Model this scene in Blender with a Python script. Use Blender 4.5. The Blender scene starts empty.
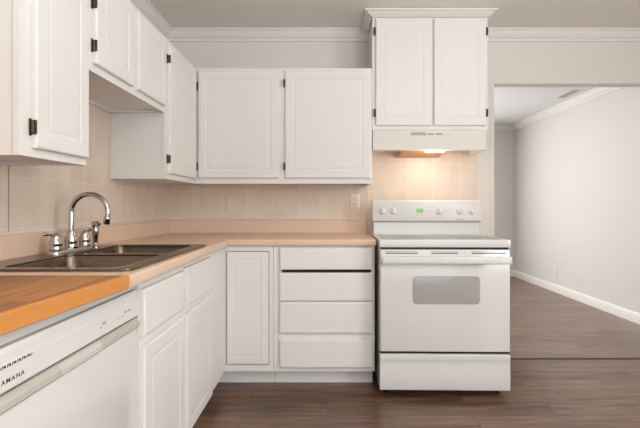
import bpy, bmesh, math, random
from mathutils import Vector, Matrix

S = bpy.context.scene
COL = S.collection
random.seed(4)

# ------------------------------------------------------------------ camera, world, lights, exposure
H = 1.11
cam_d = bpy.data.cameras.new('camera')
cam = bpy.data.objects.new('camera', cam_d); COL.objects.link(cam)
cam.location = (0, 0, H); cam.rotation_euler = (math.pi/2, 0, 0)
cam_d.sensor_width = 36; cam_d.lens = 425/640*36
cam_d.shift_x = -8/640; cam_d.shift_y = -8.5/640
cam_d.clip_start = 0.02
S.camera = cam

W = bpy.data.worlds.new('world'); S.world = W; W.use_nodes = True
bgn = W.node_tree.nodes['Background']
bgn.inputs[0].default_value = (1.0, 0.985, 0.965, 1); bgn.inputs[1].default_value = 0.12

def area(name, loc, rot, sx, sy, power, col):
    l = bpy.data.lights.new(name, 'AREA'); l.shape = 'RECTANGLE'; l.size = sx; l.size_y = sy
    l.energy = power; l.color = col
    o = bpy.data.objects.new(name, l); COL.objects.link(o); o.location = loc; o.rotation_euler = rot
    return o
area('rear_fill_light', (0.9, -1.9, 1.5), (math.pi/2, 0, 0), 2.6, 1.7, 27, (.925, .967, 1))  # added fill from behind the camera; no window is modelled there
area('bounce_light', (1.15, 0.1, 1.45), (math.pi, 0, 0), 0.8, 0.8, 52, (.925, .967, 1))  # added upward fill in mid-air, standing in for a bounced flash
area('right_fill_light', (2.85, -0.6, 1.4), (0, math.pi/2, 0), 1.2, 1.4, 46, (.925, .967, 1))  # added side fill by the right wall, an invented unseen source
area('next_room_window_light', (0.4, 6.6, 1.4), (-math.pi/2, 0, 0), 1.5, 1.4, 97, (.97, 0.975, 0.99))

S.view_settings.view_transform = 'Standard'; S.view_settings.look = 'None'
S.view_settings.gamma = 1; S.view_settings.use_curve_mapping = False
S.view_settings.exposure = 0.43

# ------------------------------------------------------------------ materials
def lin(c):
    return tuple((v/255/12.92) if v/255 <= .04045 else ((v/255+.055)/1.055)**2.4 for v in c)
def mat(name, rgb, rough=.5, metal=0., bump=0., bscale=200., var=0., vscale=6., emit=0., coat=0., spec=None):
    m = bpy.data.materials.new(name); m.use_nodes = True
    nt = m.node_tree; b = nt.nodes['Principled BSDF']
    c = lin(rgb) + (1,)
    b.inputs['Base Color'].default_value = c
    b.inputs['Roughness'].default_value = rough; b.inputs['Metallic'].default_value = metal
    if coat: b.inputs['Coat Weight'].default_value = coat; b.inputs['Coat Roughness'].default_value = .08
    if spec is not None: b.inputs['Specular IOR Level'].default_value = spec
    tc = nt.nodes.new('ShaderNodeTexCoord')
    if var:
        n = nt.nodes.new('ShaderNodeTexNoise'); n.inputs['Scale'].default_value = vscale; n.inputs['Detail'].default_value = 5
        mx = nt.nodes.new('ShaderNodeMix'); mx.data_type = 'RGBA'
        nt.links.new(tc.outputs['Object'], n.inputs['Vector'])
        nt.links.new(n.outputs['Fac'], mx.inputs['Factor'])
        mx.inputs['A'].default_value = tuple(v*(1-var) for v in c[:3])+(1,)
        mx.inputs['B'].default_value = tuple(min(1, v*(1+var)) for v in c[:3])+(1,)
        nt.links.new(mx.outputs['Result'], b.inputs['Base Color'])
    if bump:
        n2 = nt.nodes.new('ShaderNodeTexNoise'); n2.inputs['Scale'].default_value = bscale
        bp = nt.nodes.new('ShaderNodeBump'); bp.inputs['Strength'].default_value = bump; bp.inputs['Distance'].default_value = .002
        nt.links.new(tc.outputs['Object'], n2.inputs['Vector'])
        nt.links.new(n2.outputs['Fac'], bp.inputs['Height']); nt.links.new(bp.outputs['Normal'], b.inputs['Normal'])
    if emit:
        b.inputs['Emission Color'].default_value = c; b.inputs['Emission Strength'].default_value = emit
    return m

def tile_mat(name, axis, off):
    m = bpy.data.materials.new(name); m.use_nodes = True
    nt = m.node_tree; b = nt.nodes['Principled BSDF']; b.inputs['Roughness'].default_value = .42
    tc = nt.nodes.new('ShaderNodeTexCoord'); sp = nt.nodes.new('ShaderNodeSeparateXYZ'); cb = nt.nodes.new('ShaderNodeCombineXYZ')
    nt.links.new(tc.outputs['Object'], sp.inputs[0])
    a1 = nt.nodes.new('ShaderNodeMath'); a1.inputs[1].default_value = off[0]
    a2 = nt.nodes.new('ShaderNodeMath'); a2.inputs[1].default_value = off[1]
    nt.links.new(sp.outputs[axis], a1.inputs[0]); nt.links.new(sp.outputs['Z'], a2.inputs[0])
    nt.links.new(a1.outputs[0], cb.inputs['X']); nt.links.new(a2.outputs[0], cb.inputs['Y'])
    br = nt.nodes.new('ShaderNodeTexBrick'); br.offset = 0; br.squash = 1
    br.inputs['Scale'].default_value = 1; br.inputs['Brick Width'].default_value = .2; br.inputs['Row Height'].default_value = .2
    br.inputs['Mortar Size'].default_value = .0028; br.inputs['Mortar Smooth'].default_value = .3
    br.inputs['Color1'].default_value = lin((223, 205, 188))+(1,); br.inputs['Color2'].default_value = lin((228, 211, 195))+(1,)
    br.inputs['Mortar'].default_value = lin((234, 220, 206))+(1,)
    nt.links.new(cb.outputs[0], br.inputs['Vector'])
    n = nt.nodes.new('ShaderNodeTexNoise'); n.inputs['Scale'].default_value = 9; n.inputs['Detail'].default_value = 8; n.inputs['Roughness'].default_value = .65
    mp = nt.nodes.new('ShaderNodeMapping'); mp.inputs['Scale'].default_value = (1.6, 1.6, .6)
    nt.links.new(tc.outputs['Object'], mp.inputs[0]); nt.links.new(mp.outputs[0], n.inputs['Vector'])
    rp = nt.nodes.new('ShaderNodeValToRGB')
    rp.color_ramp.elements[0].position = .3; rp.color_ramp.elements[0].color = (.86, .84, .82, 1)
    rp.color_ramp.elements[1].position = .7; rp.color_ramp.elements[1].color = (1, 1, 1, 1)
    nt.links.new(n.outputs['Fac'], rp.inputs[0])
    mx = nt.nodes.new('ShaderNodeMix'); mx.data_type = 'RGBA'; mx.blend_type = 'MULTIPLY'; mx.inputs['Factor'].default_value = .8
    nt.links.new(br.outputs['Color'], mx.inputs['A']); nt.links.new(rp.outputs[0], mx.inputs['B'])
    nt.links.new(mx.outputs['Result'], b.inputs['Base Color'])
    bp = nt.nodes.new('ShaderNodeBump'); bp.inputs['Strength'].default_value = .3; bp.inputs['Distance'].default_value = .001; bp.invert = True
    nt.links.new(br.outputs['Fac'], bp.inputs['Height']); nt.links.new(bp.outputs['Normal'], b.inputs['Normal'])
    return m

def plank_mat(name, dark, light, length, width, rough, axis='X', grain=1.0, mortar=None, msize=.0015, spec=.5, bvar=.14):
    """wood boards: `axis` is the direction in which the boards run"""
    m = bpy.data.materials.new(name); m.use_nodes = True
    nt = m.node_tree; b = nt.nodes['Principled BSDF']; b.inputs['Roughness'].default_value = rough; b.inputs['Specular IOR Level'].default_value = spec
    L = nt.links.new
    tc = nt.nodes.new('ShaderNodeTexCoord'); sp = nt.nodes.new('ShaderNodeSeparateXYZ'); cb = nt.nodes.new('ShaderNodeCombineXYZ')
    L(tc.outputs['Object'], sp.inputs[0])
    o1, o2 = ('X', 'Y') if axis == 'X' else ('Y', 'X')
    L(sp.outputs[o1], cb.inputs['X']); L(sp.outputs[o2], cb.inputs['Y']); L(sp.outputs['Z'], cb.inputs['Z'])
    br = nt.nodes.new('ShaderNodeTexBrick'); br.offset = .37; br.offset_frequency = 2; br.squash = 1
    br.inputs['Scale'].default_value = 1; br.inputs['Brick Width'].default_value = length; br.inputs['Row Height'].default_value = width
    br.inputs['Mortar Size'].default_value = msize; br.inputs['Mortar Smooth'].default_value = .2; br.inputs['Bias'].default_value = 0
    br.inputs['Color1'].default_value = (0, 0, 0, 1); br.inputs['Color2'].default_value = (1, 1, 1, 1); br.inputs['Mortar'].default_value = (.5, .5, .5, 1)
    L(cb.outputs[0], br.inputs['Vector'])
    # per-board offset so the grain does not run across boards
    ad = nt.nodes.new('ShaderNodeVectorMath'); ad.operation = 'MULTIPLY_ADD'
    L(br.outputs['Color'], ad.inputs[0]); ad.inputs[1].default_value = (7, 3, 5); L(cb.outputs[0], ad.inputs[2])
    mp = nt.nodes.new('ShaderNodeMapping'); mp.inputs['Scale'].default_value = (1.3, 13, 1)
    L(ad.outputs[0], mp.inputs[0])
    n = nt.nodes.new('ShaderNodeTexNoise'); n.inputs['Scale'].default_value = 2.2; n.inputs['Detail'].default_value = 9; n.inputs['Roughness'].default_value = .62; n.inputs['Distortion'].default_value = .6
    L(mp.outputs[0], n.inputs['Vector'])
    sc = nt.nodes.new('ShaderNodeMath'); sc.operation = 'MULTIPLY_ADD'; sc.inputs[1].default_value = bvar
    L(br.outputs['Color'], sc.inputs[0])
    gm = nt.nodes.new('ShaderNodeMath'); gm.operation = 'MULTIPLY'; gm.inputs[1].default_value = 1.05*grain
    L(n.outputs['Fac'], gm.inputs[0]); L(gm.outputs[0], sc.inputs[2])
    rp = nt.nodes.new('ShaderNodeValToRGB')
    rp.color_ramp.elements[0].position = .3; rp.color_ramp.elements[0].color = lin(dark)+(1,)
    rp.color_ramp.elements[1].position = .85; rp.color_ramp.elements[1].color = lin(light)+(1,)
    L(sc.outputs[0], rp.inputs[0])
    mx = nt.nodes.new('ShaderNodeMix'); mx.data_type = 'RGBA'
    L(br.outputs['Fac'], mx.inputs['Factor']); L(rp.outputs[0], mx.inputs['A'])
    mx.inputs['B'].default_value = lin(mortar or tuple(int(v*.6) for v in dark))+(1,)
    L(mx.outputs['Result'], b.inputs['Base Color'])
    bp = nt.nodes.new('ShaderNodeBump'); bp.inputs['Strength'].default_value = .04; bp.inputs['Distance'].default_value = .002
    L(n.outputs['Fac'], bp.inputs['Height']); L(bp.outputs['Normal'], b.inputs['Normal'])
    return m

M = dict(
    cabinet=mat('white_cabinet_paint', (230, 226, 222), .38, bump=.05, bscale=60),
    inside=mat('cabinet_underside_paint', (214, 208, 201), .5),
    trim=mat('white_trim_paint', (228, 223, 217), .4),
    wall=mat('greige_wall_paint', (223, 217, 209), .75, bump=.05, bscale=300),
    wall2=mat('next_room_wall_paint', (212, 210, 205), .75, bump=.05, bscale=300),
    ceil=mat('ceiling_paint', (229, 224, 216), .85, bump=.08, bscale=250),
    ceil2=mat('next_room_ceiling_paint', (226, 228, 228), .85, bump=.06, bscale=250),
    laminate=mat('pink_beige_laminate', (225, 194, 170), .36, var=.05, vscale=120),
    enamel=mat('white_enamel', (216, 214, 210), .2, coat=.4),
    plastic=mat('white_plastic', (220, 217, 213), .35),
    greyplas=mat('warm_grey_plastic', (184, 179, 169), .4),
    seam=mat('dark_gap', (28, 24, 22), .8),
    black=mat('black_rubber', (22, 21, 21), .6),
    print=mat('dark_print', (44, 42, 44), .6),
    faint=mat('faint_grey_print', (172, 168, 164), .6),
    chrome=mat('chrome', (186, 183, 179), .07, 1.),  # toned down: reflection of dark surroundings is put into the base colour
    steel=mat('brushed_steel', (114, 101, 88), .24, 1., var=.08, vscale=40),  # dark brown tone carries the reflected dim room in the metal colour
    bronze=mat('antique_brass_hinge', (88, 76, 56), .42, .85, var=.3, vscale=150),
    ovenwin=mat('grey_oven_window', (164, 160, 157), .16, coat=.5, bump=.1, bscale=900),
    cooktop=mat('light_grey_cooktop_glass', (150, 144, 138), .22, var=.05, vscale=400),
    burner=mat('burner_ring_grey', (138, 132, 127), .2),
    led=mat('green_clock_digits', (110, 190, 60), .4, emit=.9),
    hood=mat('almond_white_hood', (224, 219, 211), .4),
    filter=mat('greasy_mesh_filter', (190, 150, 104), .45, .5, bump=.6, bscale=500),
    lens=mat('lamp_lens', (255, 236, 205), .3, emit=6.),
    plate=mat('beige_wall_plate', (224, 208, 190), .4),
    striplight=mat('light_grey_strip', (208, 204, 198), .4),
    edge=mat('orange_maple_edge', (208, 136, 66), .4, var=.12, vscale=18),
    midseam=mat('brown_grey_seam', (96, 90, 84), .7),
    grip=mat('pale_grey_grip', (198, 194, 186), .4),
    outlet=mat('ivory_outlet', (232, 222, 208), .4),
    tileL=tile_mat('beige_tile_sink_wall', 'Y', (.018, -.02)),
    tileB=tile_mat('beige_tile_stove_wall', 'X', (.01, -.02)),
    floor=plank_mat('dark_brown_floor_planks', (38, 22, 14), (140, 104, 82), 1.22, .15, .30, 'X', spec=.65),
    floor2=plank_mat('lit_next_room_floor_planks', (84, 63, 53), (148, 122, 107), 1.22, .15, .34, 'X', mortar=(84, 68, 60), spec=.6),  # brighter light beyond the doorway is put into these paler plank colours
    butcher=plank_mat('honey_butcher_block', (84, 46, 18), (200, 132, 68), .9, .045, .42, 'Y', bvar=.2, mortar=(150, 92, 44), msize=.0006),
    thresh=mat('threshold_strip', (128, 106, 92), .5),
    ventdark=mat('vent_shadow_gap', (60, 60, 60), .8),
)

# ------------------------------------------------------------------ helpers
def newbm(): return bmesh.new()
def merge(bm, other):
    me = bpy.data.meshes.new('tmp'); other.to_mesh(me); other.free(); bm.from_mesh(me); bpy.data.meshes.remove(me)
def box(bm, lo, hi, bev=0., seg=2):
    t = bmesh.new(); bmesh.ops.create_cube(t, size=1)
    for v in t.verts:
        v.co = Vector((lo[i] + (v.co[i]+.5)*(hi[i]-lo[i]) for i in range(3)))
    if bev: bmesh.ops.bevel(t, geom=t.edges[:], offset=bev, segments=seg, affect='EDGES', profile=.5)
    bmesh.ops.recalc_face_normals(t, faces=t.faces)
    merge(bm, t); return bm
def loops(bm, rings, cap_end=True, cap_start=True, close=False):
    vs = [[bm.verts.new(p) for p in r] for r in rings]
    n = len(vs[0])
    pairs = list(zip(vs, vs[1:])) + ([(vs[-1], vs[0])] if close else [])
    for a, b in pairs:
        for i in range(n):
            bm.faces.new((a[i], a[(i+1) % n], b[(i+1) % n], b[i]))
    if not close:
        if cap_start: bm.faces.new(vs[0][::-1])
        if cap_end: bm.faces.new(vs[-1])
    bmesh.ops.recalc_face_normals(bm, faces=bm.faces)
    return bm
def frame_(o, u, v, n):
    o, u, v, n = Vector(o), Vector(u), Vector(v), Vector(n)
    return lambda a, b, c: o + u*a + v*b + n*c
def panel(bm, F, w, h, rings):
    """concentric rectangles: rings = [(inset, height above back plane)]"""
    R = []
    for i, d in rings:
        R.append([F(i, i, d), F(w-i, i, d), F(w-i, h-i, d), F(i, h-i, d)])
    t = bmesh.new(); loops(t, R); merge(bm, t); return bm
def door_rings(t=.018, rail=.052):
    return [(0, 0), (0, t-.005), (.002, t-.002), (.006, t), (rail, t), (rail+.004, t-.0022), (rail+.010, t-.0026), (rail+.018, t-.0012), (rail+.024, t-.0008)]
def slab_rings(t=.018):
    return [(0, 0), (0, t-.004), (.002, t-.0025), (.006, t-.0006), (.009, t)]
def BACK(x, y, z): return frame_((x, y, z), (1, 0, 0), (0, 0, 1), (0, -1, 0))     # faces the camera
def SIDE(x, y, z): return frame_((x, y, z), (0, 1, 0), (0, 0, 1), (1, 0, 0))      # faces +X
def lathe(bm, prof, n=20, axis='Z', at=(0, 0, 0)):
    rings = []
    at = Vector(at)
    for r, z in prof:
        ring = []
        for k in range(n):
            a = 2*math.pi*k/n; c, s = r*math.cos(a), r*math.sin(a)
            p = {'Z': (c, s, z), 'Y': (c, -z, s), 'X': (z, c, s)}[axis]
            ring.append(at+Vector(p))
        rings.append(ring)
    t = bmesh.new(); loops(t, rings); merge(bm, t); return bm
def tube(bm, pts, radii, n=14):
    pts = [Vector(p) for p in pts]
    if not hasattr(radii, '__len__'): radii = [radii]*len(pts)
    rings = []; up = None
    for i, p in enumerate(pts):
        d = (pts[min(i+1, len(pts)-1)]-pts[max(i-1, 0)]).normalized()
        if up is None:
            up = d.orthogonal().normalized()
        up = (up - d*up.dot(d)).normalized(); s = d.cross(up)
        rings.append([p+(up*math.cos(2*math.pi*k/n)+s*math.sin(2*math.pi*k/n))*radii[i] for k in range(n)])
    t = bmesh.new(); loops(t, rings); merge(bm, t); return bm
def rrect(x0, y0, x1, y1, r, n=5):
    out = []
    for cx, cy, a0 in ((x1-r, y1-r, 0), (x0+r, y1-r, 90), (x0+r, y0+r, 180), (x1-r, y0+r, 270)):
        for k in range(n+1):
            a = math.radians(a0+90*k/n); out.append((cx+r*math.cos(a), cy+r*math.sin(a)))
    return out
def sweep(bm, path, prof, left=1):
    """profile (offset from wall, z) along a 2D wall line with mitred corners; offset goes to the left/right of travel"""
    P = [Vector(p) for p in path]; rings = []
    for i, p in enumerate(P):
        ns = []
        for a, b in ((i-1, i), (i, i+1)):
            if a >= 0 and b < len(P):
                d = (P[b]-P[a]).normalized(); ns.append(Vector((-d.y, d.x))*left)
        if len(ns) == 2:
            m = (ns[0]+ns[1]).normalized(); m = m/m.dot(ns[0])
        else: m = ns[0]
        rings.append([Vector((p.x+m.x*o, p.y+m.y*o, z)) for o, z in prof])
    t = bmesh.new(); loops(t, rings); merge(bm, t); return bm
def obj(name, bm, m, parent=None, smooth=False, label=None):
    me = bpy.data.meshes.new(name); bm.to_mesh(me); bm.free()
    me.materials.append(m)
    if smooth:
        for p in me.polygons: p.use_smooth = True
        me.set_sharp_from_angle(angle=math.radians(smooth if smooth is not True else 40))
    o = bpy.data.objects.new(name, me); COL.objects.link(o)
    if parent is not None:
        o.parent = parent
        top = parent
        if not parent.get('_local'):
            if parent.type == 'EMPTY': o.matrix_parent_inverse = Matrix.Translation(-Vector(parent.location))
    if label: o['label'] = label
    return o
LOCAL = set()
def thing(name, label, cat, loc, rotz=0., group=None, local=False):
    o = bpy.data.objects.new(name, None); COL.objects.link(o)
    o.empty_display_size = .1
    o.location = loc; o.rotation_euler = (0, 0, rotz); o['label'] = label; o['category'] = cat
    if group: o['group'] = group
    if local: LOCAL.add(o.name)
    return o
def part(name, bm, m, parent, smooth=False, label=None):
    o = obj(name, bm, m, None, smooth, label); o.parent = parent
    if parent.type == 'EMPTY' and parent.name not in LOCAL:
        o.matrix_parent_inverse = Matrix.Translation(-Vector(parent.location))
    return o
def struct(name, bm, m, smooth=False):
    o = obj(name, bm, m, None, smooth); o['kind'] = 'structure'; return o
def text_bm(txt, size, F):
    cu = bpy.data.curves.new('lettering', 'FONT'); cu.body = txt; cu.size = size; cu.extrude = .00015; cu.space_character = 1.30; cu.offset = .0002
    to = bpy.data.objects.new('lettering', cu); COL.objects.link(to)
    dg = bpy.context.evaluated_depsgraph_get(); dg.update()
    me = bpy.data.meshes.new_from_object(to.evaluated_get(dg))
    b = bmesh.new(); b.from_mesh(me)
    for v in b.verts: v.co = F(*v.co)
    bpy.data.objects.remove(to); bpy.data.curves.remove(cu); bpy.data.meshes.remove(me)
    return b

# ------------------------------------------------------------------ setting
XL, YB, XR, YF, ZC, ZC2 = -1.212, 3.2, 2.92, 6.67, 2.425, 2.365
YN = -2.0
WT = .10
# floors
struct('floor', box(newbm(), (XL-.1, YN, -.06), (XR+.1, 3.085, 0)), M['floor'])
struct('floor_next_room', box(newbm(), (XL-.1, 3.085, -.06), (XR+.1, YF+.1, 0)), M['floor2'])
struct('trim_1', box(newbm(), (1.255, 3.078, 0), (XR, 3.105, .006), .002), M['thresh'])
struct('trim_8', box(newbm(), (1.255, 3.066, 0), (XR, 3.077, .0015)), M['seam'])
# walls
struct('wall_left', box(newbm(), (XL-.1, YN, 0), (XL, YB+WT, 2.55)), M['wall'])
bm = newbm()
box(bm, (XL, YB, 0), (1.25, YB+WT, 2.55)); box(bm, (1.25, YB, 2.028), (XR, YB+WT, 2.55))
struct('wall_back', bm, M['wall'])
struct('wall_right', box(newbm(), (XR, YN, 0), (XR+.1, YF+.1, 2.55)), M['wall2'])
struct('wall_far', box(newbm(), (XL-.1, YF, 0), (XR, YF+.1, 2.55)), M['wall2'])
struct('ceiling', box(newbm(), (XL, YN, ZC), (XR, YB, ZC+.06)), M['ceil'])
struct('ceiling_next_room', box(newbm(), (XL-.1, YB+WT, ZC2), (XR, YF, ZC2+.06)), M['ceil2'])
# corner bead at the end of the stove wall
struct('trim_2', box(newbm(), (1.222, YB-.003, .0), (1.252, YB+.002, 2.03), .002), M['wall'])
# crown mouldings
prof = [(0, ZC-.082), (.012, ZC-.08), (.014, ZC-.068), (.024, ZC-.060), (.044, ZC-.034), (.050, ZC-.018), (.062, ZC-.014), (.064, ZC-.001), (0, ZC-.001)]
struct('trim_3', sweep(newbm(), [(XL, YN), (XL, YB), (.312, YB)], prof, -1), M['trim'], 30)
struct('trim_4', sweep(newbm(), [(1.086, YB), (XR, YB)], prof, -1), M['trim'], 30)
prof2 = [(o*1.15, ZC2+(z-ZC)*1.05) for o, z in prof]
struct('trim_5', sweep(newbm(), [(XL, YF), (XR, YF), (XR, YB+WT)], prof2, -1), M['trim'], 30)
# baseboards
bprof = [(0, 0), (.016, 0), (.016, .082), (.010, .094), (.004, .1), (0, .1)]
struct('baseboard_right', sweep(newbm(), [(XR, YF-.016), (XR, YN)], bprof, -1), M['trim'], 30)
struct('baseboard_far', sweep(newbm(), [(XL, YF), (XR, YF)], bprof, -1), M['trim'], 30)
# tiled wall boards
TT = .006
bm = newbm(); box(bm, (XL, .2, .87), (XL+TT, 1.603, 1.66)); struct('wall_tile_panel', bm, M['tileL'])
bm = newbm(); box(bm, (XL, 1.6075, .87), (XL+TT, YB-TT, 1.66)); struct('wall_tile_left', bm, M['tileL'])
bm = newbm(); box(bm, (XL, YB-TT, .87), (.296, YB, 1.66)); struct('wall_tile_back', bm, M['tileB'])
bm = newbm(); box(bm, (.300, YB-TT, .02), (1.122, YB, 1.66)); struct('wall_tile_stove', bm, M['tileB'])
struct('trim_7', box(newbm(), (XL+.0005, 1.6032, 1.0115), (XL+TT-.001, 1.6073, 1.254)), M['midseam'])
struct('trim_6', box(newbm(), (.292, YB-TT-.003, 1.0), (.304, YB-TT, 1.255), .001), M['plate'])

# ------------------------------------------------------------------ hinges and cabinets
def hinge_back(x, y, z, parent, h=.052):
    b = newbm(); box(b, (x-.005, y-.021, z-h/2), (x+.005, y-.001, z+h/2), .002)
    lathe(b, [(0, -h*.42), (.004, -h*.42), (.005, -h*.3), (.005, h*.3), (.004, h*.42), (0, h*.42)], 10, 'Z', (x, y-.022, z))
    return part('hinge', b, M['bronze'], parent, 40, 'dark brass hinge')
def hinge_side(x, y, z, parent, h=.052):
    b = newbm(); box(b, (x+.001, y-.009, z-h/2), (x+.005, y+.001, z+h/2), .002)
    box(b, (x+.001, y-.003, z-h*.42), (x+.021, y+.001, z+h*.42), .002)
    lathe(b, [(0, -h*.36), (.004, -h*.36), (.005, -h*.28), (.005, h*.28), (.004, h*.36), (0, h*.36)], 10, 'Z', (x+.010, y-.004, z))
    return part('hinge', b, M['bronze'], parent, 40, 'dark brass hinge')
def frame_bm(F, w, h, t, openings):
    """face frame: slab with real cut-outs given as (u0,v0,u1,v1)"""
    us = sorted({0, w, *[o[0] for o in openings], *[o[2] for o in openings]})
    vs = sorted({0, h, *[o[1] for o in openings], *[o[3] for o in openings]})
    b = newbm(); grid = {}
    solid = {}
    for i in range(len(us)-1):
        for j in range(len(vs)-1):
            cu, cv = (us[i]+us[i+1])/2, (vs[j]+vs[j+1])/2
            solid[i, j] = not any(o[0] < cu < o[2] and o[1] < cv < o[3] for o in openings)
    def V(i, j, d):
        k = (i, j, d)
        if k not in grid: grid[k] = b.verts.new(F(us[i], vs[j], d))
        return grid[k]
    for (i, j), s in solid.items():
        if not s: continue
        b.faces.new((V(i, j, t), V(i+1, j, t), V(i+1, j+1, t), V(i, j+1, t)))
        b.faces.new((V(i, j, 0), V(i, j+1, 0), V(i+1, j+1, 0), V(i+1, j, 0)))
        for di, dj, e in ((-1, 0, ((i, j), (i, j+1))), (1, 0, ((i+1, j+1), (i+1, j))), (0, -1, ((i+1, j), (i, j))), (0, 1, ((i, j+1), (i+1, j+1)))):
            if not solid.get((i+di, j+dj), False):
                (a0, a1), (b0, b1) = e
                b.faces.new((V(a0, a1, 0), V(a0, a1, t), V(b0, b1, t), V(b0, b1, 0)))
    bmesh.ops.recalc_face_normals(b, faces=b.faces)
    return b

XF = -.90          # front of the wall cabinets on the sink wall
YU = 2.88          # front of the wall cabinets on the stove wall
ZU0, ZU1, ZS0 = 1.258, 2.04, 1.622
XB = XL+TT+.0015   # backs clear of the tiles
def side_upper(label, y0, y1, z0, doors, hinges, group='white wall cabinets', fy1=None):
    fy1 = fy1 or y1
    t = thing('wall_cabinet', label, 'cabinet', ((XB+XF)/2, (y0+y1)/2, z0), group=group)
    b = newbm(); box(b, (XB, y0+.004, z0+.014), (XF-.018, y1, ZU1-.002), .0015)
    box(b, (XB, y0+.006, z0+.002), (XB+.018, y1-.002, z0+.014))      # hanging rail along the wall
    box(b, (XB, y0+.004, z0), (XF-.018, y0+.018, z0+.014))
    if y1 < 2.9: box(b, (XB, y1-.016, z0), (XF-.018, y1, z0+.014))
    part('carcass', b, M['cabinet'], t)
    ops = [(d[0]-y0+.014, d[2]-z0+.014, d[1]-y0-.014, d[3]-z0-.014) for d in doors]
    part('face_frame', frame_bm(SIDE(XF-.018, y0, z0), fy1-y0, ZU1-z0, .018, ops), M['cabinet'], t)
    for d in doors:
        b = newbm(); panel(b, SIDE(XF+.0008, d[0], d[2]), d[1]-d[0], d[3]-d[2], door_rings())
        do = part('door', b, M['cabinet'], t)
        for hy, hz in hinges:
            if abs(hy-d[0]) < .02 : hinge_side(XF, d[0]-.001, hz, do)
    return t
side_upper('tall white wall cabinet hanging nearest the camera, left of the faucet', 1.238, 1.580, ZU0, [(1.286, 1.572, 1.284, 2.015)], [(1.286, 1.347), (1.286, 1.94)])
side_upper('short white two-door wall cabinet hanging high above the sink', 1.5825, 2.344, ZS0, [(1.622, 1.938, 1.652, 2.018), (1.988, 2.318, 1.652, 2.018)], [(1.622, 1.72), (1.622, 1.885)])
side_upper('narrow-door white wall cabinet filling the corner right of the sink', 2.3465, YB-TT-.002, ZU0, [(2.378, 2.850, 1.29, 2.018)], [(2.378, 1.37), (2.378, 1.93)], fy1=YU-.001)

def back_upper(label, x0, x1, z0, z1, doors, hinges, group='white wall cabinets'):
    t = thing('wall_cabinet', label, 'cabinet', ((x0+x1)/2, (YU+YB)/2, z0), group=group)
    b = newbm(); box(b, (x0+.003, YU+.018, z0+.014), (x1-.003, YB-TT-.002, z1-.002), .0015)
    for xx in (x0+.003, x1-.019): box(b, (xx, YU+.018, z0), (xx+.016, YB-TT-.002, z0+.014))
    part('carcass', b, M['cabinet'], t)
    ops = [(d[0]-x0+.014, d[2]-z0+.014, d[1]-x0-.014, d[3]-z0-.014) for d in doors]
    part('face_frame', frame_bm(BACK(x0, YU+.018, z0), x1-x0, z1-z0, .018, ops), M['cabinet'], t)
    ds = []
    for d in doors:
        b = newbm(); panel(b, BACK(d[0], YU-.0008, d[2]), d[1]-d[0], d[3]-d[2], door_rings())
        ds.append(part('door', b, M['cabinet'], t))
    for k, hx, hz in hinges: hinge_back(hx, YU, hz, ds[k])
    return t
back_upper('wide white two-door wall cabinet on the stove wall, left of the hood', XF+.0015, .2985, ZU0, ZU1,
           [(-.876, -.332, 1.295, 2.019), (-.289, .288, 1.295, 2.019)],
           [(0, -.8815, 1.375), (0, -.8815, 1.915), (1, -.295, 1.375), (1, -.295, 1.935)])
hc = back_upper('tall white two-door wall cabinet with crown top above the range hood',   .3005, 1.081, ZS0, 2.384,
           [(.322, .700, 1.650, 2.370), (.715, 1.066, 1.650, 2.370)],
           [(0, .315, 1.735), (0, .315, 2.285), (1, 1.073, 1.735), (1, 1.073, 2.285)])
cp = [(0, 2.386), (.006, 2.386), (.012, 2.394), (.030, 2.402), (.040, 2.412), (.052, 2.414), (.054, 2.4235), (0, 2.4235)]
part('crown', sweep(newbm(), [(.3005, YB-TT-.070), (.3005, YU), (1.081, YU), (1.081, YB-TT-.070)], cp, -1), M['trim'], hc, 30)

# ---- base cabinets
XS = -.627         # face of the sink-side base cabinets
YD = 2.59          # face of the stove-side base cabinets
ZB0, ZB1 = .10, .862
t = thing('base_cabinet', 'white sink base cabinet with two drawer fronts and two doors, under the sink', 'cabinet', (-.9, 1.83, 0), group='white base cabinets')
Y0, Y1 = 1.4035, 2.285
b = newbm()
box(b, (XL+.002, Y0+.002, ZB0), (XS-.018, Y0+.018, .715)); box(b, (XL+.002, Y1-.018, ZB0), (XS-.018, Y1-.002, ZB1))
box(b, (XL+.002, Y0+.018, ZB0), (XS-.018, Y1-.018, ZB0+.016)); box(b, (XL+.002, Y0+.018, ZB0+.016), (XL+.014, Y1-.018, ZB1))
part('carcass', b, M['cabinet'], t)
fronts = [(1.412, 1.800, .672, .832), (1.412, 1.800, .110, .640), (1.842, 2.245, .672, .840), (1.842, 2.245, .110, .640)]
part('face_frame', frame_bm(SIDE(XS-.018, Y0, ZB0), Y1-Y0, ZB1-ZB0, .018, [(f[0]-Y0+.014, f[2]-ZB0+.012, f[1]-Y0-.014, f[3]-ZB0-.012) for f in fronts]), M['cabinet'], t)
for i, f in enumerate(fronts):
    b = newbm(); panel(b, SIDE(XS+.0008, f[0], f[2]), f[1]-f[0], f[3]-f[2], slab_rings() if i % 2 == 0 else door_rings(.018, .05))
    part('drawer_front' if i % 2 == 0 else 'door', b, M['cabinet'], t)
part('toe_kick', box(newbm(), (XS-.10, Y0, 0), (XS-.085, Y1, ZB0-.001)), M['cabinet'], t)

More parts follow.
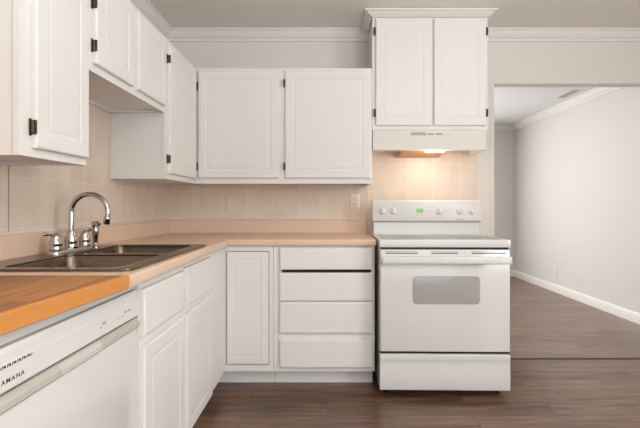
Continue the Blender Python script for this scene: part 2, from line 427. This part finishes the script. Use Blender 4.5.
t = thing('base_cabinet', 'white corner base cabinet with a single narrow door, between sink base and drawers', 'cabinet', (-.7, 2.9, 0), group='white base cabinets')
b = newbm(); box(b, (XL+.002, YD+.018, ZB0), (-.334, YB-.004, ZB1)); part('carcass', b, M['cabinet'], t)
D0 = (-.617, -.362, .142, .828)
part('face_frame', frame_bm(BACK(XS, YD+.018, ZB0), -.3325-XS, ZB1-ZB0, .018, [(D0[0]-.004-XS, D0[2]-.004-ZB0, D0[1]+.004-XS, D0[3]+.004-ZB0)]), M['cabinet'], t)
b = newbm(); panel(b, BACK(D0[0], YD+.012, D0[2]), D0[1]-D0[0], D0[3]-D0[2], door_rings(.018, .042)); part('door', b, M['cabinet'], t)
b = newbm(); box(b, (D0[0]-.004, YD+.0125, D0[2]-.004), (D0[1]+.004, YD+.0175, D0[3]+.004)); part('door_gap', b, M['seam'], t, label='dark gap around the door')
part('filler_panel', box(newbm(), (XS-.018, Y1+.001, ZB0), (XS, YD-.001, ZB1), .001), M['cabinet'], t)
b = newbm(); box(b, (XS-.085, YD+.078, 0), (-.3335, YD+.092, ZB0-.001)); box(b, (XS-.10, Y1+.001, 0), (XS-.085, YD+.092, ZB0-.001)); part('toe_kick', b, M['cabinet'], t)

t = thing('base_cabinet', 'white four-drawer base cabinet standing just left of the range', 'cabinet', (-.02, 2.9, 0), group='white base cabinets')
X0, X1 = -.3305, .284
b = newbm(); box(b, (X0+.002, YD+.018, ZB0), (X1-.001, YB-TT-.002, ZB1)); part('carcass', b, M['cabinet'], t)
dr = [(.722, .852), (.532, .702), (.336, .524), (.127, .298)]
part('face_frame', frame_bm(BACK(X0, YD+.018, ZB0), X1-X0, ZB1-ZB0, .018, [(-.28-X0, a+.01-ZB0, .262-X0, c-.01-ZB0) for a, c in dr]), M['cabinet'], t)
for i, (a, c) in enumerate(dr):
    b = newbm(); F = BACK(-.292, YD-.0008, a); w, h = .272+.292, c-a
    if i == 0:   # tilted finger lip along the bottom edge
        panel(b, F, w, h, [(0, 0), (0, .018), (.004, .022), (.008, .023)])
    else: panel(b, F, w, h, slab_rings(.02))
    do = part('drawer', b, M['cabinet'], t)
part('drawer_gap', box(newbm(), (-.280, YD-.0045, .7035), (.262, YD-.0005, .7205)), M['seam'], t, label='dark finger gap under the top drawer')
part('toe_kick', box(newbm(), (X0, YD+.078, 0), (X1-.005, YD+.092, ZB0-.001)), M['cabinet'], t)

# ------------------------------------------------------------------ countertop
ZT, ZTB = .905, .864
XC, XCN, YC, XE, YBB = -.600, -.577, 2.565, .291, 1.242      # front edges, right end, near end beside the butcher block
SX0, SX1, SY0, SY1 = XL+.045, -.614, 1.315, 2.155   # sink rim outline
ct = thing('countertop', 'pink-beige L-shaped laminate countertop with low backsplash around the corner', 'countertop', (-.6, 2.5, ZTB))
def counter_curve():
    cu = bpy.data.curves.new('counter', 'CURVE'); cu.dimensions = '2D'; cu.fill_mode = 'BOTH'
    bev = .011
    cu.extrude = (ZT-ZTB)/2-bev; cu.bevel_depth = bev; cu.bevel_resolution = 3
    i = bev
    xl, yb = XL+TT+.001, YB-TT-.001
    outer = [(xl+i, YBB+i), (XCN-i, YBB+i), (XC-i, YC+.004+i), (XC+.004, YC+i), (XE-i, YC+i), (XE-i, yb-i), (xl+i, yb-i)]
    hole = rrect(SX0+.02-i, SY0+.02-i, SX1-.02+i, SY1-.02+i, .03, 3)
    for pts in (outer, hole):
        s = cu.splines.new('POLY'); s.points.add(len(pts)-1); s.use_cyclic_u = True
        for p, q in zip(s.points, pts): p.co = (q[0], q[1], 0, 1)
    o = bpy.data.objects.new('counter', cu); COL.objects.link(o)
    dg = bpy.context.evaluated_depsgraph_get(); dg.update()
    me = bpy.data.meshes.new_from_object(o.evaluated_get(dg)); b = bmesh.new(); b.from_mesh(me)
    bmesh.ops.translate(b, verts=b.verts, vec=(0, 0, (ZT+ZTB)/2))
    bpy.data.objects.remove(o); bpy.data.curves.remove(cu); bpy.data.meshes.remove(me)
    return b
part('worktop', counter_curve(), M['laminate'], ct, 45)
b = newbm(); sp = [(TT+.0015, ZT+.0005), (TT+.020, ZT+.0005), (TT+.020, ZT+.090), (TT+.016, ZT+.096), (TT+.0015, ZT+.097)]
sweep(b, [(XL, .30), (XL, YB), (XE-.004, YB)], sp, -1)
part('backsplash', b, M['laminate'], ct, 30)
sp2 = [(TT+.0015, ZT+.0975), (TT+.018, ZT+.0975), (TT+.010, ZT+.104), (TT+.0015, ZT+.105)]
part('caulk_bead', sweep(newbm(), [(XL, .30), (XL, YB), (XE-.004, YB)], sp2, -1), M['outlet'], ct, 30)
part('end_cap', box(newbm(), (XCN-.06, YBB-.0022, ZTB), (XCN-.002, YBB-.0002, ZT-.003), .0008), M['laminate'], ct)

# butcher block
bb = thing('butcher_block', 'honey-coloured wooden butcher block worktop above the dishwasher', 'worktop', (-.9, .75, .867))
b = newbm(); xb = XL+TT+.028; ye = YBB-.004; xe = XCN-.006
xn = xe-(ye-.30)*.062
R = []
for i, z in ((.003, .868), (0, .871), (0, .904), (.003, .907)):
    R.append([Vector(p) for p in ((xb+i, .30+i, z), (xn-i, .30+i, z), (xe-i, ye-i, z), (xb+i, ye-i, z))])
loops(b, R)
part('block', b, M['butcher'], bb, 40)
b = newbm(); e = .003
loops(b, [[Vector(p) for p in ((xn-.010, .30, z), (xn+i, .30, z), (xe+i, ye, z), (xe-.010, ye, z))] for i, z in ((.001, .8675), (.004, .870), (.004, .905), (.001, .9074))])
part('edge_strip', b, M['edge'], bb, 40, 'lighter orange front edge')

# ------------------------------------------------------------------ dishwasher
dw = thing('dishwasher', 'white built-in dishwasher with long grey handle bar under the butcher block', 'dishwasher', (-.92, 1.07, 0))
A0, A1 = .800, 1.400
part('tub', box(newbm(), (XL+.03, A0+.004, .10), (XS-.030, A1-.004, .715)), M['greyplas'], dw)
b = newbm(); panel(b, SIDE(XS-.029, A0, .115), A1-A0, .710-.115, [(0, 0), (0, .024), (.003, .028), (.006, .029)])
part('door_panel', b, M['enamel'], dw, 30)
hb = newbm()
pr = [(XS-.028, .7115), (XS+.004, .7115), (XS+.008, .716), (XS+.007, .728), (XS-.006, .744), (XS-.028, .744)]
loops(hb, [[Vector((x, A0, z)) for x, z in pr], [Vector((x, A1, z)) for x, z in pr]])
hn = part('handle', hb, M['greyplas'], dw, label='warm grey handle bar')
b = newbm()   # pocket grip in the middle of the bar
pg = [(XS+.0083, .7145), (XS+.0098, .7165), (XS+.0092, .7275), (XS-.0005, .7395), (XS-.004, .7395)]
loops(b, [[Vector((x if k in (1, 2) else x-.000, y, z)) for x, z in pg] for k, y in enumerate((.985, .995, 1.155, 1.165))])
part('grip', b, M['grip'], hn, 30, 'lighter pocket grip')
b = newbm()
pc = [(XS-.028, .7465), (XS-.001, .7465), (XS+.002, .751), (XS+.002, .800), (XS-.001, .803), (XS-.001, .822), (XS-.006, .832), (XS-.028, .834)]
loops(b, [[Vector((x, A0, z)) for x, z in pc], [Vector((x, A1, z)) for x, z in pc]])
cpn = part('control_panel', b, M['plastic'], dw)
part('seam', box(newbm(), (XS-.02, A0, .7445), (XS+.0005, A1, .7465)), M['midseam'], dw, label='dark seam above the handle')
part('top_strip', box(newbm(), (XS-.03, A0, .836), (XS-.010, A1, .857), .002), M['striplight'], dw)
part('lettering', text_bm('AMANA', .0125, frame_((XS+.0022, .8125, .7640), (0, 1.2, 0), (0, 0, 1), (1, 0, 0))), M['print'], cpn, label='small dark capital letters')
b = newbm()
y = .805
while y < .897:
    F = SIDE(XS+.0022, y, .801-.006)
    for (u0, u1, v0, v1, sk) in ((0, .0055, 0, .0052, 0), (.0078, .0098, -.001, .006, .0025)):
        t = bmesh.new(); loops(t, [[F(u0, v0, d), F(u1, v0, d), F(u1+sk, v1, d), F(u0+sk, v1, d)] for d in (0, .0003)]); merge(b, t)
    y += .0135
part('button_markings', b, M['print'], cpn, label='row of dark button symbols')
for yy, ww in ((1.165, .010), (1.178, .018), (1.262, .008), (1.285, .012), (1.302, .020), (1.330, .016)):
    part('cycle_marking', box(newbm(), (XS+.002, yy, .772+(.006 if ww > .012 else 0)), (XS+.0023, yy+ww, .7755+(.010 if ww > .012 else 0))), M['faint'], cpn, label='faint grey cycle symbol')
part('kick_plate', box(newbm(), (XS-.06, A0+.004, .005), (XS-.045, A1-.004, .112)), M['plastic'], dw)

# ------------------------------------------------------------------ sink
sk = thing('sink', 'stainless steel double-bowl drop-in sink in the pink-beige countertop', 'sink', ((SX0+SX1)/2, (SY0+SY1)/2, ZT))
BX0, BX1 = SX0+.115, SX1-.052
bowls = [(SY0+.035, (SY0+SY1)/2-.014), ((SY0+SY1)/2+.014, SY1-.035)]
def rim_curve():
    cu = bpy.data.curves.new('rim', 'CURVE'); cu.dimensions = '2D'; cu.fill_mode = 'BOTH'; cu.extrude = .0015; cu.bevel_depth = .0025; cu.bevel_resolution = 2
    for pts in (rrect(SX0, SY0, SX1, SY1, .035), *[rrect(BX0, a, BX1, c, .045) for a, c in bowls]):
        s = cu.splines.new('POLY'); s.points.add(len(pts)-1); s.use_cyclic_u = True
        for p, q in zip(s.points, pts): p.co = (q[0], q[1], 0, 1)
    o = bpy.data.objects.new('rim', cu); COL.objects.link(o)
    dg = bpy.context.evaluated_depsgraph_get(); dg.update()
    me = bpy.data.meshes.new_from_object(o.evaluated_get(dg)); b = bmesh.new(); b.from_mesh(me)
    bmesh.ops.translate(b, verts=b.verts, vec=(0, 0, ZT+.0045))
    bpy.data.objects.remove(o); bpy.data.curves.remove(cu); bpy.data.meshes.remove(me)
    return b
ZR = ZT+.0085
part('rim', rim_curve(), M['steel'], sk, 40)
for a, c in bowls:
    R = []
    for i, z, r in ((.0, ZR-.004, .045), (.004, ZR-.012, .045), (.010, ZR-.10, .045), (.014, ZR-.150, .045), (.028, ZR-.170, .045), (.055, ZR-.176, .04)):
        R.append([Vector((x, y, z)) for x, y in rrect(BX0+i, a+i, BX1-i, c-i, r)])
    b = newbm(); loops(b, R, cap_start=False)
    bmesh.ops.reverse_faces(b, faces=b.faces)
    bo = part('bowl', b, M['steel'], sk, 50)
    b = newbm(); lathe(b, [(0, 0), (.045, 0), (.045, .002), (.038, .004), (.030, .002), (0, .0015)], 24, 'Z', ((BX0+BX1)/2, (a+c)/2, ZR-.1755))
    part('drain', b, M['chrome'], bo, 40)

# faucet
FX, FY = SX0+.066, 1.822
fc = thing('faucet', 'chrome high-arc faucet with two lever handles behind the sink', 'faucet', (FX, FY, ZR))
b = newbm(); pts = rrect(FX-.028, FY-.135, FX+.028, FY+.135, .027, 6)
loops(b, [[Vector((FX+(x-FX)*s, FY+(y-FY)*s2, z)) for x, y in pts] for s, s2, z in ((1, 1, ZR+.0002), (1, 1, ZR+.008), (.9, .975, ZR+.014), (.72, .94, ZR+.0165))])
part('deck_plate', b, M['chrome'], fc, 40)
zp = ZR+.0168
b = newbm(); lathe(b, [(0, 0), (.025, 0), (.026, .006), (.024, .014), (.026, .024), (.024, .044), (.017, .058), (.018, .066), (.013, .074), (0, .074)], 20, 'Z', (FX, FY, zp))
pts = [(FX, FY, zp+.070), (FX, FY, zp+.10), (FX+.001, FY, zp+.14)]
Rr, zc = .079, zp+.150
for k in range(0, 15):
    a = math.pi - math.radians(196)*k/14
    pts.append((FX+Rr+Rr*math.cos(a)*1.0, FY, zc+Rr*math.sin(a)))
tube(b, pts, .0108, 14)
e = Vector(pts[-1]); d = (Vector(pts[-1])-Vector(pts[-2])).normalized()
tube(b, [e-d*.004, e+d*.004, e+d*.008, e+d*.026, e+d*.030], [.0115, .0145, .0135, .0135, .0115], 14)
part('spout', b, M['chrome'], fc, 40)
def handle(y, sgn):
    b = newbm(); lathe(b, [(0, 0), (.024, 0), (.025, .005), (.022, .012), (.024, .020), (.024, .034), (.018, .046), (.019, .052), (.015, .060), (.006, .068), (0, .069)], 18, 'Z', (FX, y, zp))
    h = part('handle', b, M['chrome'], fc, 40)
    b = newbm(); p0 = Vector((FX, y, zp+.060)); dr_ = Vector((-.15, sgn, .12)).normalized()
    tube(b, [p0, p0+dr_*.02, p0+dr_*.040, p0+dr_*.046, p0+dr_*.052, p0+dr_*.060, p0+dr_*.064], [.0065, .0055, .005, .007, .0085, .0075, .003], 12)
    part('lever', b, M['chrome'], h, 40)
handle(FY-.102, -1); handle(FY+.102, 1)
sp_ = thing('side_sprayer', 'chrome side sprayer standing upright at the far end of the faucet plate', 'sprayer', (FX, FY+.190, ZR))
b = newbm(); lathe(b, [(0, 0), (.022, 0), (.022, .006), (.016, .012), (.014, .02), (0, .02)], 18, 'Z', (FX, FY+.190, ZR+.0003)); part('holder', b, M['chrome'], sp_, 40)
b = newbm(); lathe(b, [(0, .020), (.0115, .020), (.0115, .03), (.014, .05), (.0165, .075), (.0165, .088), (.012, .097), (0, .097)], 18, 'Z', (FX, FY+.190, ZR+.0006))
tube(b, [(FX-.006, FY+.190, ZR+.096), (FX+.006, FY+.170, ZR+.110), (FX+.020, FY+.168, ZR+.113), (FX+.030, FY+.166, ZR+.106)], [.011, .014, .013, .010], 14)
part('spray_head', b, M['chrome'], sp_, 40)

# ------------------------------------------------------------------ range (built in its own frame: x along the front, y to the wall)
rg = thing('range', 'white freestanding electric range with oven, between drawers and doorway', 'stove', (.2965, 2.455, 0), math.radians(-1.0), local=True)
RW = .755
b = newbm(); box(b, (.004, .034, .038), (RW-.004, .665, .866)); part('body', b, M['enamel'], rg)
for fx in (.05, RW-.05):
    for fy in (.08, .60):
        part('foot', lathe(newbm(), [(0, .0), (.016, .0), (.016, .006), (.008, .010), (.008, .0375), (0, .0375)], 12, 'Z', (fx, fy, 0)), M['black'], rg)
# cooktop: white rim with a glass inset
b = frame_bm(frame_((0, -.004, .868), (1, 0, 0), (0, 1, 0), (0, 0, 1)), RW, .60, .045, [(.022, .030, RW-.022, .470)])
bmesh.ops.bevel(b, geom=[e for e in b.edges if e.calc_face_angle(0) > .5], offset=.006, segments=3, affect='EDGES', profile=.5)
ck = part('cooktop', b, M['enamel'], rg, 35)
part('glass', box(newbm(), (.0225, .0265, .895), (RW-.0225, .4655, .9085)), M['cooktop'], ck, label='light grey speckled glass')
for bx, by, r in ((.20, .15, .10), (.56, .15, .085), (.20, .36, .078), (.56, .36, .10)):
    b = newbm()
    for r0, r1 in ((r, r-.006), (r-.03, r-.033)):
        t = bmesh.new(); n = 36
        rings = [[Vector((bx+q*math.cos(2*math.pi*k/n), by+q*math.sin(2*math.pi*k/n), z)) for k in range(n)] for q, z in ((r0, .9086), (r0, .9089), (r1, .9089), (r1, .9086))]
        loops(t, rings, close=True); merge(b, t)
    part('burner_ring', b, M['burner'], ck)
part('seam', box(newbm(), (.01, .012, .8585), (RW-.01, .033, .8675)), M['seam'], rg, label='dark gap under the cooktop')
# backguard
b = newbm(); bx0, bx1 = .006, RW-.012
pr = [(.482, .9135), (.490, .985), (.490, .996), (.560, .996), (.560, .9135)]
loops(b, [[Vector((x, y, z)) for y, z in pr] for x in (bx0+.006, bx1-.006)])
bg = part('backguard', b, M['enamel'], rg)
b = newbm()
pr = [(.476, .999), (.470, 1.004), (.468, 1.010), (.492, 1.140), (.500, 1.148), (.560, 1.148), (.560, .999)]
loops(b, [[Vector((x, y, z)) for y, z in pr] for x in (bx0-.003, bx1+.003)])
bmesh.ops.bevel(b, geom=[e for e in b.edges if e.calc_face_angle(0) > .9], offset=.004, segments=2, affect='EDGES', profile=.5)
pn = part('control_panel', b, M['plastic'], rg, 30)
part('seam', box(newbm(), (bx0+.002, .485, .9955), (bx1-.002, .555, .9995)), M['seam'], rg, label='thin dark seam under the control panel')
tilt = Vector((0, 24, 130)).normalized(); nrm = Vector((0, -130, 24)).normalized()
PF = lambda u, v, d=.0: Vector((u, .468, 1.010)) + tilt*v + nrm*d
# raised bezel line
b = newbm()
for (u0, v0, u1, v1) in ((.03, .112, RW-.036, .1135), (.20, .030, .2012, .095), (.44, .030, .4412, .095), (.20, .095, .4412, .0962)):
    t = bmesh.new(); loops(t, [[PF(u0, v0, d), PF(u1, v0, d), PF(u1, v1, d), PF(u0, v1, d)] for d in (.0001, .0005)]); merge(b, t)
part('panel_outline', b, M['faint'], pn, label='faint grey outline')
for kx, big in ((.068, 0), (.143, 0), (.461, 1), (.604, 0), (.682, 0)):
    c = PF(kx, .062, .0)
    b = newbm(); t = bmesh.new(); n = 22
    rings = [[c+nrm*d+(Vector((1, 0, 0))*math.cos(2*math.pi*k/n)+tilt*math.sin(2*math.pi*k/n))*r for k in range(n)] for r, d in ((.023, .0002), (.0235, .004), (.021, .008), (.018, .010))]
    loops(t, rings); merge(b, t)
    # finger bar across the knob
    t = bmesh.new(); a = math.radians(90)
    ax = Vector((1, 0, 0))*math.cos(a)+tilt*math.sin(a); bx_ = nrm.cross(ax)
    loops(t, [[c+nrm*d+ax*u*s+bx_*v*s for u, v in ((-.020, -.005), (.020, -.005), (.020, .005), (-.020, .005))] for d, s in ((.0095, 1), (.020, 1), (.024, .8))])
    merge(b, t)
    kn = part('knob', b, M['plastic'], pn, 35)
    b = newbm()
    for k in range(11):
        an = math.radians(-30+k*24); q = c+(Vector((1, 0, 0))*math.cos(an)+tilt*math.sin(an))*.029
        t = bmesh.new(); loops(t, [[q+Vector((1, 0, 0))*u*.0014+tilt*v*.0014+nrm*d for u, v in ((-1, -1), (1, -1), (1, 1), (-1, 1))] for d in (.0001, .0004)]); merge(b, t)
    part('dial_marks', b, M['faint'], kn, label='faint grey dial marks')
b = newbm(); t = bmesh.new(); loops(t, [[PF(u, v, d) for u, v in ((.305, .055), (.350, .055), (.350, .078), (.305, .078))] for d in (.0001, .0012)]); merge(b, t)
ds = part('clock_display', b, M['black'], pn, label='small dark clock window')
SEG = {'1': 'bc', '2': 'abged', '0': 'abcdef', '8': 'abcdefg'}
b = newbm()
def seg(u, v, w, h):
    t = bmesh.new(); loops(t, [[PF(u+a, v+c, d) for a, c in ((0, 0), (w, 0), (w, h), (0, h))] for d in (.0013, .0016)]); merge(b, t)
for i in range(4):
    u = .3075+i*.0105; v = .0575; q = .0026
    for s_, (a, c, w, h) in dict(a=(0, .0155, .008, q), d=(0, 0, .008, q), g=(0, .0078, .008, q), f=(0, .0078, q, .0103), e=(0, 0, q, .0103), b=(.0055, .0078, q, .0103), c=(.0055, 0, q, .0103)).items():
        seg(u+a, v+c, w, h)
part('clock_digits', b, M['led'], ds, label='green glowing digits')
for u, v, w, h in ((.22, .06, .012, .004), (.245, .06, .012, .004), (.27, .06, .012, .004), (.37, .06, .012, .004), (.395, .06, .012, .004), (.535, .070, .006, .006), (.105, .05, .003, .003), (.643, .05, .003, .003)):
    b = newbm(); loops(b, [[PF(u+a*w, v+c*h, d) for a, c in ((0, 0), (1, 0), (1, 1), (0, 1))] for d in (.0001, .0005)])
    part('pad_marking', b, M['faint'], pn, label='faint grey touch-pad mark')
b = newbm()
for k, w in enumerate((.008, .006, .012, .004, .005)):
    u = .575+sum((.008, .006, .012, .004, .005)[:k])+k*.004
    t = bmesh.new(); loops(t, [[PF(u+a*w, .004+c*.004, d) for a, c in ((0, 0), (1, 0), (1, 1), (0, 1))] for d in (.0001, .0005)]); merge(b, t)
part('maker_mark', b, M['print'], pn, label='tiny dark maker mark')
# oven door
b = newbm(); box(b, (.006, .0, .266), (RW-.004, .032, .856), .006, 3)
od = part('oven_door', b, M['enamel'], rg, 35)
b = newbm(); pts = rrect(.192, .541, .578, .704, .022, 6)
loops(b, [[Vector((x, -.0002, z)) for x, z in pts], [Vector((x, -.0012, z)) for x, z in pts], [Vector((.385+(x-.385)*.992, -.0016, .6225+(z-.6225)*.98)) for x, z in pts]])
part('window', b, M['ovenwin'], od, 30, label='grey oven window')
b = newbm()
for u0, u1 in ((.035, .222), (.298, .452), (.53, .725)):
    box(b, (u0, -.0006, .832), (u1, -.0001, .8365)); box(b, (u0, -.0006, .8415), (u1, -.0001, .844))
part('vent_slots', b, M['seam'], od, label='dark vent slots')
b = newbm(); box(b, (.012, -.040, .776), (RW-.006, -.018, .819), .008, 3)
for u in (.03, RW-.055): box(b, (u, -.022, .780), (u+.03, -.0003, .815), .003)
part('handle', b, M['plastic'], od, 35)
part('seam', box(newbm(), (.006, .012, .2535), (RW-.004, .0335, .2665)), M['seam'], rg, label='dark gap above the storage drawer')
b = newbm()
pr = [(.0, .252), (-.003, .2515), (-.006, .248), (-.007, .236), (-.0065, .222), (-.004, .212), (-.0025, .204), (-.003, .190), (-.0045, .165), (-.006, .120), (-.006, .056), (-.003, .047), (.002, .045), (.033, .045), (.033, .252)]
loops(b, [[Vector((x, y, z)) for y, z in pr] for x in (.004, RW-.006)])
part('storage_drawer', b, M['enamel'], rg, 30)

# ------------------------------------------------------------------ range hood
hd = thing('range_hood', 'almond-white range hood with glowing warm lamp above the range', 'range hood', (.70, 3.03, 1.482))
hx0, hx1, hy0, hy1, hz0, hz1 = .303, 1.068, 2.866, YB-TT-.002, 1.482, 1.6195
b = newbm()
pr = [(hy0+.004, hz0), (hy0, hz0+.006), (hy0, hz0+.022), (hy0+.012, hz0+.085), (hy0+.010, hz1), (hy0+.03, hz1), (hy0+.03, hz0+.045), (hy0+.015, hz0+.02), (hy0+.015, hz0)]
loops(b, [[Vector((x, y, z)) for y, z in pr] for x in (hx0, hx1)])
box(b, (hx0, hy0+.015, hz0), (hx0+.014, hy1, hz1-.001)); box(b, (hx1-.014, hy0+.015, hz0), (hx1, hy1, hz1-.001))
box(b, (hx0+.014, hy0+.028, hz0+.030), (hx1-.014, hy1, hz1-.001))
part('canopy', b, M['hood'], hd)
b = newbm(); y0, y1 = hy0+.06, hy1-.03
loops(b, [[Vector(p) for p in ((.52, y0, z0), (.82, y0, z0), (.82, y1, z1), (.52, y1, z1))] for z0, z1 in ((hz0+.012, hz0-.016), (hz0+.020, hz0-.008))])
part('grease_filter', b, M['filter'], hd, label='yellowed mesh grease filter')
b = newbm(); box(b, (.665, hy0+.017, hz0-.008), (.795, hy0+.056, hz0+.028), .004); part('lamp_lens', b, M['lens'], hd, label='glowing lamp lens')
F = BACK(hx0, hy0+.0105, hz0+.085)
b = newbm(); box(b, (.560, hy0+.0085, hz1-.034), (.662, hy0+.012, hz1-.014), .001); part('label_plate', b, M['faint'], hd, label='small grey plate')
b = newbm(); box(b, (.668, hy0+.0085, hz1-.032), (.86, hy0+.012, hz1-.016), .001); cpp = part('switch_panel', b, M['hood'], hd)
for k in range(3):
    part('switch', box(newbm(), (.674+k*.056, hy0+.0045, hz1-.030), (.714+k*.056, hy0+.0083, hz1-.019), .001), M['faint'] if k < 2 else M['plastic'], cpp)
lp = bpy.data.lights.new('hood_lamp', 'POINT'); lp.shadow_soft_size = .05; lp.energy = 1.9; lp.color = (1, .83, .72)
lo = bpy.data.objects.new('hood_lamp', lp); COL.objects.link(lo); lo.location = (.73, hy0+.03, hz0-.068)

# ------------------------------------------------------------------ small wall things
def outlet(x, y, z, F, label, m, sockets=True, w=.072, h=.116):
    t = thing('outlet' if sockets else 'wall_plate', label, 'outlet' if sockets else 'wall plate', (x, y, z))
    b = newbm(); panel(b, F, w, h, [(0, 0.0003), (0, .003), (.003, .006), (.006, .0065)]); pl = part('plate', b, m, t)
    if sockets:
        for v in (.024, .064):
            b = newbm(); G = lambda a, c, d, v=v: F(.018+a, v+c, .0066+d)
            panel(b, G, .036, .028, [(0, 0), (.001, .002), (.003, .0025)]); so = part('socket', b, m, t)
            b = newbm()
            for u in (.010, .023):
                t2 = bmesh.new(); loops(t2, [[G(u+a, .009+c, d) for a, c in ((0, 0), (.003, 0), (.003, .010), (0, .010))] for d in (.0026, .0029)]); merge(b, t2)
            part('slots', b, M['seam'], so, label='dark plug slots')
    else:
        for v in (.03, .086):
            b = newbm(); lathe(b, [(0, 0), (.0035, 0), (.003, .001), (0, .0013)], 10, 'Y', F(w/2, v, .0066))
            part('screw', b, m, t)
    return t
yw = YB-TT
outlet(.20, yw, 1.14, BACK(.166, yw, 1.083), 'ivory electrical outlet on the tiles left of the range', M['outlet'])
outlet(-.715, yw, 1.12, BACK(-.765, yw, 1.062), 'beige blank wall plate on the tiles above the counter corner', M['plate'], False, .09, .125)
LF = frame_((XR, 5.50, .19), (0, -1, 0), (0, 0, 1), (-1, 0, 0))
outlet(XR, 5.46, .25, LF, 'white electrical outlet low on the next room right wall', M['plastic'])
vt = thing('ceiling_vent', 'white slotted air vent in the next room ceiling', 'vent', (2.70, 4.78, ZC2))
b = frame_bm(frame_((2.64, 4.60, ZC2-.0005), (0, 1, 0), (1, 0, 0), (0, 0, -1)), .36, .13, .0035, [(.02, .02, .34, .11)]); part('frame', b, M['plastic'], vt)
part('backing', box(newbm(), (2.661, 4.621, ZC2-.0025), (2.749, 4.939, ZC2-.0006)), M['ventdark'], vt, label='dark vent opening')
for k in range(4):
    b = newbm(); x = 2.672+k*.021
    loops(b, [[Vector((x, y, ZC2-.003)), Vector((x+.006, y, ZC2-.0045)), Vector((x+.006, y, ZC2-.0038)), Vector((x, y, ZC2-.0026))] for y in (4.621, 4.939)])
    part('slat', b, M['plastic'], vt)
